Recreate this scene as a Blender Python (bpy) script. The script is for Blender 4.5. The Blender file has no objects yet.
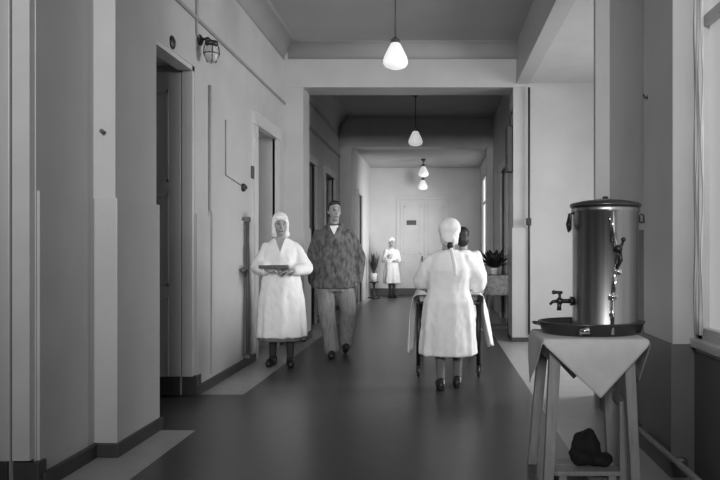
import bpy, bmesh, math, random
from mathutils import Vector, Matrix, noise
random.seed(7)
C = bpy.context.scene.collection
PI = math.pi
F = 700.0; VX, VY, CZ = 437.0, 250.0, 1.27     # principal point (from lens shift) and eye height

# ------------------------------------------------------------------ materials
def lin(v):
    return v/12.92 if v <= 0.04045 else ((v+0.055)/1.055)**2.4
def gray(name, v, rough=0.6, metal=0.0, var=0.06, scale=6.0, bump=0.0, bscale=60.0, stretch=None, emit=0.0, trans=0.0):
    m = bpy.data.materials.new(name); m.use_nodes = True
    nt = m.node_tree; b = nt.nodes['Principled BSDF']
    l = lin(v); lo, hi = l*(1-var), l*(1+var)
    tc = nt.nodes.new('ShaderNodeTexCoord')
    src = tc.outputs['Object']
    if stretch:
        mp = nt.nodes.new('ShaderNodeMapping'); mp.inputs['Scale'].default_value = stretch
        nt.links.new(src, mp.inputs['Vector']); src = mp.outputs['Vector']
    n = nt.nodes.new('ShaderNodeTexNoise'); n.inputs['Scale'].default_value = scale; n.inputs['Detail'].default_value = 4
    nt.links.new(src, n.inputs['Vector'])
    r = nt.nodes.new('ShaderNodeValToRGB')
    r.color_ramp.elements[0].position = 0.3; r.color_ramp.elements[1].position = 0.7
    r.color_ramp.elements[0].color = (lo, lo, lo, 1); r.color_ramp.elements[1].color = (hi, hi, hi, 1)
    nt.links.new(n.outputs['Fac'], r.inputs['Fac']); nt.links.new(r.outputs['Color'], b.inputs['Base Color'])
    b.inputs['Roughness'].default_value = rough; b.inputs['Metallic'].default_value = metal
    if bump:
        n2 = nt.nodes.new('ShaderNodeTexNoise'); n2.inputs['Scale'].default_value = bscale; n2.inputs['Detail'].default_value = 3
        nt.links.new(src, n2.inputs['Vector'])
        bp = nt.nodes.new('ShaderNodeBump'); bp.inputs['Strength'].default_value = bump; bp.inputs['Distance'].default_value = 0.01
        nt.links.new(n2.outputs['Fac'], bp.inputs['Height']); nt.links.new(bp.outputs['Normal'], b.inputs['Normal'])
    if emit:
        b.inputs['Emission Color'].default_value = (1, 1, 1, 1); b.inputs['Emission Strength'].default_value = emit
    if trans: b.inputs['Transmission Weight'].default_value = trans
    return m
M = dict(
    rail=gray('grey_rail_paint', .58, .5),
    wall=gray('painted_plaster', .72, .45, var=.05, scale=2.5, bump=.12, bscale=25),
    ceil=gray('whitewashed_ceiling', .66, .8, var=.05, scale=2, bump=.1, bscale=30),
    trim=gray('gloss_white_paint', .76, .3, var=.04, scale=4),
    door=gray('painted_door', .74, .35, var=.05, scale=3, stretch=(6, 6, .6)),
    darkdoor=gray('dark_door', .36, .4, var=.1, scale=3, stretch=(6, 6, .6)),
    base=gray('dark_baseboard', .24, .45, var=.1),
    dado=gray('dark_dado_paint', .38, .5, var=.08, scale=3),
    lino=gray('dark_linoleum', .27, .32, var=.12, scale=9, bump=.04, bscale=8),
    tile=gray('pale_margin_tiles', .64, .35, var=.07, scale=7),
    opal=gray('opal_glass', .9, .25, var=.02, emit=.55),
    opal2=gray('opal_glass_dim', .9, .25, var=.02, emit=.4),
    cord=gray('dark_cord', .3, .6),
    black=gray('black_enamel', .14, .4),
    darkm=gray('dark_metal', .22, .35, metal=.6),
    steel=gray('polished_nickel', .66, .34, metal=1, var=.3, scale=14, stretch=(1.6, 1.6, .03)),  # vertical streaks in the colour imitate reflections on the tank
    bright=gray('bright_chrome', .92, .12, metal=1, var=.03),
    tray=gray('dark_enamel_tray', .25, .28, var=.1, metal=.3),
    wood=gray('worn_pale_wood', .56, .55, var=.16, scale=5, stretch=(9, 9, .8), bump=.1, bscale=20),
    cloth=gray('white_cotton_cloth', .76, .9, var=.05, scale=14, bump=.15, bscale=140),
    coat=gray('white_coat_cotton', .95, .9, var=.04, scale=10, bump=.3, bscale=18),
    scarf=gray('white_scarf_cotton', .94, .9, var=.04, scale=12, bump=.3, bscale=40),
    skin=gray('skin', .60, .55, var=.04, scale=20),
    feat=gray('skin_features', .40, .5, var=.04),
    hair=gray('dark_hair', .13, .5, var=.2, scale=40),
    pyj=gray('mottled_flannel', .37, .9, var=.62, scale=13, stretch=(2, 2, .9), bump=.3, bscale=20),
    pyt=gray('grey_flannel', .52, .9, var=.22, scale=12, stretch=(3, 3, .6), bump=.3, bscale=20),
    stock=gray('grey_stockings', .42, .8, var=.08),
    dstock=gray('dark_stockings', .2, .8, var=.08),
    shoe=gray('dark_leather', .13, .4),
    sheet=gray('white_sheet', .93, .9, var=.04, scale=8, bump=.2, bscale=18),
    rag=gray('black_cloth', .1, .9, var=.3, scale=14, bump=.5, bscale=25),
    plant=gray('dark_leaves', .17, .5, var=.4, scale=20),
    gcloth=gray('grey_patterned_cloth', .70, .9, var=.35, scale=22),
    curtain=gray('white_lace_curtain', .9, .9, var=.05),
    pane=gray('daylit_pane', .6, .4, emit=.3),
    sky=gray('daylit_pane_far', .9, .4, emit=1.3),
    glass=gray('gauge_glass', .9, .08, trans=.6),
)
# ------------------------------------------------------------------ mesh helpers
class MB:
    def __init__(s): s.b = bmesh.new(); s.mi = 0
    def _tag(s, faces):
        for f in faces: f.material_index = s.mi
    def box(s, x0, x1, y0, y1, z0, z1, bev=0.0):
        g = bmesh.ops.create_cube(s.b, size=1.0)
        for v in g['verts']:
            v.co = Vector(((x0+x1)/2+v.co.x*(x1-x0), (y0+y1)/2+v.co.y*(y1-y0), (z0+z1)/2+v.co.z*(z1-z0)))
        fs = {f for v in g['verts'] for f in v.link_faces}
        s._tag(fs)
        if bev:
            es = list({e for v in g['verts'] for e in v.link_edges})
            r = bmesh.ops.bevel(s.b, geom=es, offset=bev, segments=2, profile=.6, affect='EDGES')
            s._tag(r['faces'])
        return s
    def rings(s, rings, cap=True, closed=True):
        vs = [[s.b.verts.new(p) for p in r] for r in rings]
        n = len(vs[0])
        for a, b in zip(vs, vs[1:]):
            for i in range(n if closed else n-1):
                f = s.b.faces.new((a[i], a[(i+1) % n], b[(i+1) % n], b[i])); f.smooth = True; f.material_index = s.mi
        if cap and closed:
            for r, rev in ((vs[0], True), (vs[-1], False)):
                f = s.b.faces.new(list(reversed(r)) if rev else r); f.material_index = s.mi
        return s
    def tube(s, pts, rad, n=12):
        pts = [Vector(p) for p in pts]; k = len(pts)
        rad = rad if isinstance(rad, (list, tuple)) else [rad]*k
        out = []; ref = None
        for i, p in enumerate(pts):
            t = (pts[min(i+1, k-1)]-pts[max(i-1, 0)]).normalized()
            if ref is None: ref = Vector((1, 0, 0)) if abs(t.x) < .9 else Vector((0, 1, 0))
            u = (ref-t*ref.dot(t)).normalized(); w = t.cross(u); ref = u
            out.append([p+(u*math.cos(a)+w*math.sin(a))*rad[i] for a in [2*PI*j/n for j in range(n)]])
        return s.rings(out)
    def lathe(s, prof, c=(0, 0, 0), n=32, axis='z', sx=1, sy=1):
        out = []
        for r, z in prof:
            ring = []
            for j in range(n):
                a = 2*PI*j/n; x, y = r*math.cos(a)*sx, r*math.sin(a)*sy
                p = Vector((x, y, z)) if axis == 'z' else (Vector((z, x, y)) if axis == 'x' else Vector((y, z, x)))
                ring.append(Vector(c)+p)
            out.append(ring)
        return s.rings(out)
    def loft(s, secs, n=40, folds=0, amp=0.0, ph=0.0):
        """secs: (cx, cy, cz, rx, ry[, fold amplitude])"""
        out = []
        for q in secs:
            a_ = q[5] if len(q) > 5 else 0
            ring = []
            for j in range(n):
                t = 2*PI*j/n
                k = 1+a_*(math.cos(folds*t+ph)+.5*math.cos((folds*2-3)*t+1.3+ph))
                ring.append(Vector((q[0]+q[3]*k*math.cos(t), q[1]+q[4]*k*math.sin(t), q[2])))
            out.append(ring)
        return s.rings(out)
    def ball(s, c, r, seg=16, rot=None):
        r = r if isinstance(r, (tuple, list)) else (r, r, r)
        m = seg//2+2; c = Vector(c); out = []
        for a in range(m+1):
            t = PI*a/m; st = max(math.sin(t), .004); ring = []
            for k in range(seg):
                f = 2*PI*k/seg; p = Vector((r[0]*st*math.cos(f), r[1]*st*math.sin(f), r[2]*math.cos(t)))
                ring.append(c+(rot @ p if rot else p))
            out.append(ring)
        return s.rings(out)
    def cap(s, p0, p1, r0, r1):
        s.ball(p0, r0, 12); s.ball(p1, r1, 12)
        if (Vector(p1)-Vector(p0)).length > 1e-4: s.tube([p0, p1], [r0, r1], 12)
        return s
    def limb(s, pts, rad):
        for i in range(len(pts)-1): s.cap(pts[i], pts[i+1], rad[i], rad[i+1])
        return s
    def prism(s, poly, d0, d1):            # poly of (x, z) extruded along y
        return s.rings([[Vector((x, d0, z)) for x, z in poly], [Vector((x, d1, z)) for x, z in poly]])
    def sheet(s, grid):
        vs = [[s.b.verts.new(p) for p in r] for r in grid]
        for a, b in zip(vs, vs[1:]):
            for i in range(len(a)-1):
                f = s.b.faces.new((a[i], a[i+1], b[i+1], b[i])); f.smooth = True; f.material_index = s.mi
        return s
    def build(s, name, mats, parent=None, at=None):
        bmesh.ops.recalc_face_normals(s.b, faces=s.b.faces)
        me = bpy.data.meshes.new(name)
        org = Vector(at) if at is not None else Vector((0, 0, 0))
        if at is not None:
            for v in s.b.verts: v.co -= org
        s.b.to_mesh(me); s.b.free()
        for m in (mats if isinstance(mats, (list, tuple)) else [mats]): me.materials.append(m)
        o = bpy.data.objects.new(name, me); C.objects.link(o)
        o.location = org
        if parent is not None:
            o.parent = parent
        return o
def meta(o, label, cat, group=None, kind=None):
    o['label'] = label; o['category'] = cat
    if group: o['group'] = group
    if kind: o['kind'] = kind
    return o
def struct(name, mb, mat, label, cat):
    return meta(mb.build(name, mat), label, cat, kind='structure')
def empty(name, loc, label, cat, group=None, rz=0):
    o = bpy.data.objects.new(name, None); C.objects.link(o); o.location = loc; o.rotation_euler = (0, 0, rz)
    o.empty_display_size = .1
    return meta(o, label, cat, group)
def modify(o, *mods):
    for t, kw in mods:
        m = o.modifiers.new(t.lower(), t)
        for k, v in kw.items(): setattr(m, k, v)
    dg = bpy.context.evaluated_depsgraph_get(); dg.update()
    me = bpy.data.meshes.new_from_object(o.evaluated_get(dg))
    o.modifiers.clear(); old = o.data; o.data = me; me.name = old.name; bpy.data.meshes.remove(old)
    return o
def fuse(o, voxel, smooth=3, dec=None):
    ms = [('REMESH', dict(mode='VOXEL', voxel_size=voxel, use_smooth_shade=True)), ('SMOOTH', dict(iterations=smooth, factor=.5))]
    if dec: ms.append(('DECIMATE', dict(ratio=dec)))
    mats = [m for m in o.data.materials]
    modify(o, *ms)
    if len(o.data.materials) < len(mats):
        o.data.materials.clear()
        for m in mats: o.data.materials.append(m)
    n_ = len(o.data.polygons)
    o.data.polygons.foreach_set('use_smooth', [True]*n_); o.data.polygons.foreach_set('material_index', [0]*n_)
    return o

# ------------------------------------------------------------------ the setting
CE = 4.13                     # ceiling height
WL = -2.12                    # left wall face
XL = 5.0                      # far side of the recess
b = MB()
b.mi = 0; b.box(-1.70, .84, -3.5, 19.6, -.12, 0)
b.box(-4.6, -1.70, 4.93, 6.15, -.12, 0)  # dark patch put into the floor as shade before the second doorway
b.mi = 1; b.box(-4.6, -1.70, -3.5, 4.93, -.12, 0); b.box(-4.6, -1.70, 6.15, 19.6, -.12, 0); b.box(.84, 5.4, -3.5, 19.6, -.12, 0)
struct('floor', b, [M['lino'], M['tile']], 'dark linoleum corridor floor with pale tiled margins and a painted shade patch at a doorway', 'floor')
b = MB(); b.box(-4.6, 1.28, -3.5, 15.2, CE, CE+.2)
b.box(-4.6, 4.6, 15.3, 19.9, 3.57, 3.77)
b.box(1.28, 4.6, 9.72, 15.2, CE, CE+.2)
struct('ceiling', b, M['ceil'], 'high whitewashed corridor ceiling', 'ceiling')
b = MB(); b.box(1.28, 5.3, -3.5, 9.9, 3.6, 3.8)
struct('ceiling', b, M['trim'], 'lower bright ceiling of the recess on the right', 'ceiling')
# coves
def cove(x0, z0, px, pz, n=6):
    pts = [(x0, z0)]
    for i in range(n+1):
        a = PI/2*i/n
        pts.append((x0+px*(1-math.cos(a)), z0+pz*math.sin(a)))
    pts.append((x0, z0+pz))
    return pts
b = MB()
b.rings([[Vector((x, y, z)) for x, z in cove(WL, 3.9, .2, .23)] for y in (-3.5, 9.72)])
b.rings([[Vector((x, 9.72-(q-0), z)) for q, z in cove(0, 3.92, .16, .21)] for x in (WL+.05, 1.1)])
struct('trim_1', b, M['ceil'], 'plaster cove along the top of the left wall and front cross beam', 'cornice')
b = MB(); b.box(WL-.01, WL+.02, -3.5, 9.8, 3.29, 3.32); b.box(WL-.01, WL+.025, 10.2, 15.2, 3.27, 3.33)
struct('trim_2', b, M['rail'], 'thin picture rail high on the left wall', 'rail')
b = MB(); b.rings([[Vector((x, y, z)) for x, z in cove(WL, 3.7, .25, .43)] for y in (10.2, 15.2)])
struct('trim_3', b, M['ceil'], 'plaster cove over the left wall beyond the first cross beam', 'cornice')
# beams
b = MB(); b.box(-2.5, 1.28, 9.72, 10.22, 3.53, CE+.05); struct('trim_4', b, M['wall'], 'first cross beam over the corridor', 'beam')
b = MB(); b.box(-2.5, 4.4, 15.2, 15.6, 3.51, CE+.05); struct('trim_5', b, M['wall'], 'second cross beam over the corridor', 'beam')
b = MB(); b.box(1.10, 1.28, -3.5, 9.72, 3.575, CE+.05); struct('trim_6', b, M['wall'], 'long beam along the right of the corridor', 'beam')
# left wall with door openings
TH = .62
D1 = (2.35, 3.70); D2 = (4.95, 6.13); D3 = (8.2, 9.15); D4 = (11.1, 12.05); D5 = (13.2, 14.3)
b = MB()
ys = [-3.5, D1[0], D1[1], D2[0], D2[1], D3[0], D3[1], D4[0], D4[1], D5[0], D5[1], 15.6]
for i in range(0, len(ys)-1, 2): b.box(WL-TH, WL, ys[i], ys[i+1], 0, CE+.02)
for d in (D1, D2, D3, D4, D5): b.box(WL-TH, WL, d[0], d[1], 2.87 if d in (D1, D2) else 2.74, CE+.02)
# pilaster before the second doorway, dado layer
b.box(WL-.02, -1.985, 4.32, 4.95, 0, CE+.02); b.box(WL-.02, -1.965, 4.30, 4.965, 0, 1.59, .006)
b.box(WL-.02, WL+.015, 3.71, 4.31, 0, 1.585)
b.box(WL-.02, WL+.02, D2[1]-.005, 7.6, 0, 1.585); b.box(WL-.02, WL+.02, 7.72, D3[0], 0, 1.585); b.box(WL-.02, WL+.02, D3[1], 9.72, 0, 1.585)
# pilasters under the cross beams
b.box(WL-.02, -1.86, 9.73, 10.2, 0, 3.6); b.box(WL-.02, -1.84, 9.70, 10.22, 0, 1.58)
# last stretch stands further in
b.box(WL-.3, -1.86, 15.22, 16.3, 0, 3.6); b.box(WL-.3, -1.86, 17.2, 19.7, 0, 3.7); b.box(WL-.3, -1.86, 16.3, 17.2, 2.6, 3.7); b.box(-2.7, -2.2, 16.2, 17.3, 0, 3.7)
struct('wall_left', b, M['wall'], 'white plastered left wall with pilasters and doorways', 'wall')
b = MB(); b.box(-4.7, -4.5, -3.5, 15, 0, CE); b.box(-4.5, WL-TH, 4.2, 4.4, 0, CE); b.box(-4.5, WL-TH, 7.4, 7.6, 0, CE)
struct('wall_left_rooms', b, M['wall'], 'walls of the rooms behind the left doorways', 'wall')
# right: pillar, recess, near pier with window
b = MB()
b.box(1.06, 1.275, 9.73, 10.2, 0, 3.57); b.box(1.04, 1.29, 9.70, 10.22, 0, 1.58, .005)
b.box(1.22, 1.5, 10.2, 12.1, 0, CE); b.box(1.22, 1.5, 13.1, 15.2, 0, CE); b.box(1.22, 1.5, 12.1, 13.1, 2.75, CE); b.box(1.5, 1.7, 12.0, 13.2, 0, CE)
b.box(1.09, 1.5, 15.21, 15.6, 0, 3.6); b.box(1.2, 1.5, 15.6, 16.2, 0, 3.7); b.box(1.2, 1.5, 18.8, 19.7, 0, 3.7)
b.box(1.2, 1.5, 16.2, 18.8, 0, .85); b.box(1.2, 1.5, 16.2, 18.8, 3.2, 3.7)
struct('wall_right', b, M['wall'], 'right wall and pillar of the far corridor', 'wall')
b = MB(); b.box(1.28, 5.3, 9.76, 9.98, 0, 3.7); struct('wall_recess', b, M['wall'], 'bright plain end wall of the recess on the right', 'wall')
b = MB()
b.box(XL, XL+.3, 6.0, 6.4, 0, 3.7); b.box(XL, XL+.3, 8.6, 9.9, 0, 3.7); b.box(XL, XL+.3, 6.4, 8.6, 0, .85); b.box(XL, XL+.3, 6.4, 8.6, 3.1, 3.7)
struct('wall_recess_side', b, M['wall'], 'window wall at the side of the recess', 'wall')
b = MB()
W1 = (1.9, 3.95)
b.box(1.28, 1.6, 5.655, 5.70, 0, 3.6); b.box(1.365, 5.3, 5.66, 6.1, 0, 3.6); b.box(1.395, 1.9, 4.47, 5.67, 0, 3.6)
b.box(1.33, 1.9, 3.95, 4.5, 0, 3.6); b.box(1.33, 1.9, -3.5, 1.9, 0, 3.6)
b.box(1.455, 1.9, 1.9, 3.95, 0, .73); b.box(1.33, 1.9, 1.9, 3.95, 3.3, 3.6)
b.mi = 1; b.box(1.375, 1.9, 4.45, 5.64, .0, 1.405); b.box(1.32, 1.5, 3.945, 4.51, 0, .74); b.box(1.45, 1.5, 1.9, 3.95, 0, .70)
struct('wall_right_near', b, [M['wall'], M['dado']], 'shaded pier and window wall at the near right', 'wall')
b = MB(); b.box(-4.6, 4.6, 19.6, 19.9, 0, 3.8); struct('wall_far', b, M['wall'], 'bright end wall of the corridor', 'wall')
# baseboards
b = MB()
for a0, a1 in ((3.71, 4.31), (D2[1], D3[0]-.16), (D3[1]+.16, 9.7)): b.box(WL-.01, WL+.045, a0, a1, 0, .085, .006)
b.box(WL-.01, -1.945, 4.275, 4.98, 0, .085, .006); b.box(WL, -1.82, 9.68, 10.24, 0, .1, .006); b.box(WL, -1.84, 15.2, 16.25, 0, .12)
b.box(WL-.14, WL+.03, D2[1]-.03, D2[1]+.08, 0, .175, .006); b.box(WL-.14, WL+.03, D1[1]-.03, D1[1]+.05, 0, .155, .006)
for a0, a1 in ((10.25, D4[0]-.15), (D4[1]+.15, D5[0]-.15), (D5[1]+.15, 15.2)): b.box(WL-.01, WL+.03, a0, a1, 0, .1)
struct('baseboard_left', b, M['base'], 'dark baseboard along the left wall', 'baseboard')
b = MB(); b.box(-1.86, -.2, 19.55, 19.62, 0, .2, .005); b.box(.45, 1.2, 19.55, 19.62, 0, .2, .005)
struct('baseboard_far', b, M['base'], 'dark baseboard under the end wall', 'baseboard')
b = MB(); b.box(1.03, 1.30, 9.67, 10.25, 0, .06, .005); b.box(1.30, 5.0, 9.73, 9.77, 0, .07); b.box(1.3, 1.4, 3.9, 5.6, 0, .10, .006); b.box(1.19, 1.25, 10.25, 12, 0, .1)
struct('baseboard_right', b, M['base'], 'dark baseboard along the right side', 'baseboard')

# doors -----------------------------------------------------------------
def panel_leaf(b, x0, x1, y0, y1, z0, z1, face):      # leaf in the xz plane with raised mouldings on the -y face
    b.box(x0, x1, y0, y1, z0, z1, .004)
    w = x1-x0
    for za, zb in ((z0+.15, z0+.85), (z0+.95, z0+1.75), (z0+1.85, z1-.15)):
        xa, xb = x0+.12*w+.03, x1-.1
        for q in ((xa, xb, za, za+.03), (xa, xb, zb-.03, zb), (xa, xa+.025, za, zb), (xb-.025, xb, za, zb)):
            b.box(q[0], q[1], face-.014, face+.002, q[2], q[3], .003)
def doorway(n, d, head, lab):
    fr = MB()
    fr.box(WL-.095, WL-.005, d[1]-.05, d[1]+.01, .17, head+.02); fr.box(WL-.13, WL-.005, d[0]-.01, d[0]+.04, 0, head+.02)
    fr.box(WL-.13, WL-.005, d[0], d[1], head-.04, head+.02)
    o = struct('door_%d' % n, fr, M['trim'], lab, 'doorway')
    lf = MB(); panel_leaf(lf, WL-.82, WL-.102, d[1]-.065, d[1]-.02, .01, head-.06, d[1]-.065)
    l = lf.build('leaf', M['door'], o)
    MB().box(WL-.82, WL-.102, d[1]-.083, d[1]-.064, .012, .175, .003).build('kick_plate', M['base'], l)
    h = MB(); h.tube([(WL-.76, d[1]-.065, 1.02), (WL-.76, d[1]-.11, 1.02)], .011); h.tube([(WL-.76, d[1]-.11, 1.02), (WL-.66, d[1]-.11, 1.02)], .010)
    h.box(WL-.785, WL-.735, d[1]-.072, d[1]-.064, .94, 1.1, .002)
    h.build('handle', M['darkm'], l)
    return o
doorway(1, D1, 2.87, 'nearest left doorway at the frame edge, leaf opened back')
doorway(2, D2, 2.87, 'wide left doorway behind the pilaster, panelled leaf opened back')
def closed_door(n, side, wx, d, head, lab, mat, dep=.22, cas=.15):
    """door in a side wall: side=+1 leaf lies to -x of the wall face"""
    fr = MB(); s = -side
    def bx(a, c, *r): fr.box(min(a, c), max(a, c), *r)
    bx(wx-s*.03, wx+s*.03, d[0]-cas, d[0], 0, head+cas*.9); bx(wx-s*.03, wx+s*.03, d[1], d[1]+cas, 0, head+cas*.9)
    bx(wx-s*.045, wx+s*.03, d[0]-cas-.03, d[1]+cas+.03, head, head+cas)
    o = struct('door_%d' % n, fr, M['trim'], lab, 'door')
    lf = MB(); xa, xb = wx+s*dep, wx+s*(dep+.05)
    lf.box(min(xa, xb), max(xa, xb), d[0], d[1], 0, head, .003)
    f = xa
    for za, zb in ((.2, .95), (1.1, head-.2)):
        for ya, yb, zc, zd in ((d[0]+.13, d[1]-.13, za, za+.04), (d[0]+.13, d[1]-.13, zb-.04, zb), (d[0]+.13, d[0]+.17, za, zb), (d[1]-.17, d[1]-.13, za, zb)):
            lf.box(f-.015, f+.015, ya, yb, zc, zd, .003)
    l = lf.build('leaf', mat, o)
    h = MB(); h.tube([(f, d[0]+.08, 1.03), (f-s*.05, d[0]+.08, 1.03), (f-s*.05, d[0]+.19, 1.03)], .011)
    h.build('handle', M['darkm'], l)
closed_door(3, 1, WL, D3, 2.72, 'white framed door recessed in the left wall beside the nurse with a tray', M['door'])
closed_door(4, 1, WL, D4, 2.72, 'dark door with white head just past the first left pilaster', M['darkdoor'], .1, .13)
closed_door(5, 1, WL, D5, 2.72, 'dark door with white head nearest the second cross beam on the left', M['darkdoor'], .1, .13)
closed_door(6, 1, -1.86, (16.3, 17.2), 2.58, 'narrow dark door in the lit left wall near the corridor end', M['darkdoor'], .1, .1)
closed_door(7, -1, 1.22, (12.1, 13.1), 2.72, 'dark door with pale frame in the right wall past the pillar', M['darkdoor'], .1, .14)
b = MB(); DX0, DX1, DH = -1.04, .32, 2.68
b.box(DX0-.1, DX0, 19.585, 19.61, 0, DH+.1, .005); b.box(DX1, DX1+.1, 19.585, 19.61, 0, DH+.1, .005); b.box(DX0, DX1, 19.585, 19.61, DH, DH+.1, .005)
o = struct('door_8', b, M['wall'], 'pale double door in the end wall', 'door')
mid = (DX0+DX1)/2
for x0, x1 in ((DX0+.01, mid-.004), (mid+.004, DX1-.01)):
    b = MB(); b.box(x0, x1, 19.588, 19.6, .01, DH-.01, .004)
    for za, zb in ((.2, .95), (1.15, 2.5)):
        for q in ((x0+.1, x1-.1, za, za+.03), (x0+.1, x1-.1, zb-.03, zb), (x0+.1, x0+.13, za, zb), (x1-.13, x1-.1, za, zb)):
            b.box(q[0], q[1], 19.582, 19.59, q[2], q[3], .003)
    b.build('leaf', M['wall'], o)
b = MB(); b.box(mid-.06, mid-.03, 19.53, 19.588, 1.0, 1.03); b.box(mid-.06, mid-.03, 19.53, 19.545, .95, 1.1); b.build('handle', M['darkm'], o)
b = MB(); b.box(-.84, -.58, 19.565, 19.582, 1.97, 2.10, .003)
meta(b.build('door_sign', M['base']), 'small dark plate on the left leaf of the far double door', 'sign')

# windows ----------------------------------------------------------------
def window(n, x, y0, y1, z0, z1, mat, lab, nm=3, sill=None):
    f = MB()
    f.box(x-.03, x+.05, y0, y0+.07, z0, z1, .005); f.box(x-.03, x+.05, y1-.07, y1, z0, z1, .005)
    f.box(x-.03, x+.05, y0, y1, z0, z0+.08, .005); f.box(x-.03, x+.05, y0, y1, z1-.08, z1, .005)
    for i in range(1, nm): yy = y0+(y1-y0)*i/nm; f.box(x-.025, x+.04, yy-.035, yy+.035, z0, z1, .004)
    zz = z0+(z1-z0)*.7; f.box(x-.025, x+.04, y0, y1, zz-.03, zz+.03, .004)
    o = struct('window_%d' % n, f, M['trim'], lab, 'window')
    p = MB(); p.box(x+.01, x+.022, y0+.02, y1-.02, z0+.02, z1-.02); p.build('pane', mat, o)
    if sill:
        s = MB(); s.box(*sill, .006); s.build('sill', M['trim'], o)
window(1, 1.50, 1.9, 3.945, .76, 3.3, M['pane'], 'bright window at the near right frame edge', 2, (1.425, 1.49, 1.9, 3.945, .725, .775))
window(2, XL+.05, 6.4, 8.6, .85, 3.1, M['sky'], 'wide daylit window at the side of the recess', 4, (XL-.12, XL+.06, 6.35, 8.65, .81, .86))
window(3, 1.25, 16.2, 18.8, .85, 3.2, M['sky'], 'daylit window in the right wall near the corridor end', 3, (1.1, 1.25, 16.2, 18.8, .81, .86))
# curtain edge at the near window
g = []
for i in range(26):
    z = .80+(3.22-.80)*i/25
    g.append([Vector((1.452+.008*math.sin(j*1.25)+.004*math.sin(z*9+j), 3.84+.006*j+.008*math.sin(z*11+.3*j), z)) for j in range(17)])
b = MB().sheet(g); o = b.build('curtain', M['curtain']); modify(o, ('SOLIDIFY', dict(thickness=.003)))
meta(o, 'thin white curtain hanging at the far edge of the near right window', 'curtain')
b = MB().tube([(1.452, 1.95, 3.235), (1.452, 3.943, 3.235)], .012); meta(b.build('curtain_rail', M['darkm']), 'thin rail holding the curtain at the near right window', 'rail')

# ------------------------------------------------------------------ pendant lamps
def lamp(px, s, ybot, ztop, mat, lab):
    x = (px-VX)/s; y = F/s; zb = CZ+(VY-ybot)/s
    r = empty('pendant_lamp', (x, y, zb), lab, 'lamp', 'opal pendant lamps along the corridor')
    prof = [(.004, 0), (.06, .004), (.105, .022), (.128, .055), (.13, .085), (.118, .125), (.095, .175), (.07, .225), (.05, .262), (.045, .27)]
    MB().lathe(prof, n=36).build('shade', mat, r)
    MB().lathe([(.047, .262), (.05, .275), (.05, .3), (.03, .32), (.012, .335)], n=24).build('socket', M['cord'], r)
    MB().tube([(0, 0, .33), (0, 0, ztop-zb-.05)], .009, 10).build('cord', M['cord'], r)
    MB().lathe([(.012, ztop-zb-.09), (.05, ztop-zb-.05), (.06, ztop-zb)], n=24).build('canopy', M['cord'], r)
lamp(395.5, 96, 69, CE, M['opal'], 'largest and nearest opal glass pendant lamp, hanging before the first beam')
lamp(415.5, 55, 146, CE, M['opal2'], 'second opal pendant lamp seen against the dark ceiling past the first beam')
lamp(423.5, 39.6, 177, 3.57, M['opal2'], 'upper of the two small far opal pendant lamps before the end wall')
lamp(423, 36.8, 190, 3.57, M['opal2'], 'lower of the two small far opal pendant lamps before the end wall')

# ------------------------------------------------------------------ wall fittings on the left
wy = 6.24; wz = 3.05
r = empty('wall_lamp', (WL, wy, wz), 'small dark wall lamp with glass bulb high on the left wall', 'lamp')
MB().lathe([(.05, 0), (.05, .015), (.03, .03)], (0, 0, .09), 20, 'x').build('bracket', M['darkm'], r)
MB().tube([(.01, 0, .09), (.08, 0, .11), (.11, 0, .08)], .012).build('arm', M['darkm'], r)
MB().lathe([(.02, .09), (.055, .08), (.06, .05), (.045, .035)], (.11, 0, 0), 20).build('socket', M['black'], r)
MB().lathe([(.03, .05), (.05, .02), (.062, -.03), (.055, -.075), (.03, -.105), (.005, -.115)], (.11, 0, 0), 24).build('globe', M['glass'], r)
b = MB(); b.tube([(.11+.062*math.cos(a), 0+.062*math.sin(a), -.03) for a in [2*PI*i/20 for i in range(21)]], .005, 6)
for k in range(4):
    a = PI/2*k+.4; b.tube([(.11+.06*math.cos(a), .06*math.sin(a), .04), (.11+.068*math.cos(a), .068*math.sin(a), -.03), (.11+.035*math.cos(a), .035*math.sin(a), -.11)], .005, 6)
b.build('cage', M['darkm'], r)
b = MB().tube([(WL+.012, 6.15, CE-.3), (WL+.012, 6.15, 3.17), (WL+.012, 6.20, 3.15)], .010, 8)
meta(b.build('cable', M['rail']), 'thin cable running up the wall above the wall lamp', 'cable')
b = MB().tube([(WL+.012, 6.5, .12), (WL+.028, 6.5, 1.55), (WL+.028, 6.5, 1.6), (WL+.012, 6.5, 1.65), (WL+.012, 6.5, 2.8)], .011, 8)
meta(b.build('conduit', M['rail']), 'thin vertical conduit on the left wall below the wall lamp', 'conduit')
b = MB().tube([(WL+.008, 7.0, 2.57), (WL+.008, 7.0, 2.02), (WL+.008, 7.33, 1.99), (WL+.008, 7.55, 1.97)], .007, 8)
meta(b.build('cable', M['rail']), 'thin cable dropping to the black round switch on left wall', 'cable')
r = empty('wall_switch', (WL, 7.62, 1.95), 'black round switch on the left wall', 'switch')
MB().lathe([(.045, 0), (.045, .02), (.036, .035)], n=24, axis='x').build('plate', M['black'], r)
MB().box(.03, .055, -.008, .008, -.018, .018, .003).build('toggle', M['darkm'], r)
b = MB().box(WL-.005, WL+.02, 8.40-.43, 8.40-.25, 2.09, 2.23, .004); meta(b.build('door_plate', M['base']), 'small dark plate on the frame of the recessed left door', 'sign')
b = MB().ball((WL+.003, 5.6, 2.93), (.02, .055, .055)); meta(b.build('bell', M['black']), 'small dark oval fitting above the wide left doorway', 'fitting')
r = empty('wall_pipe', (WL+.01, 7.66, 0), 'dark vertical pipe with a short valve low on left wall', 'pipe')
MB().tube([(.035, 0, .10), (.035, 0, 1.62)], .02, 14).build('riser', M['dado'], r)
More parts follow.
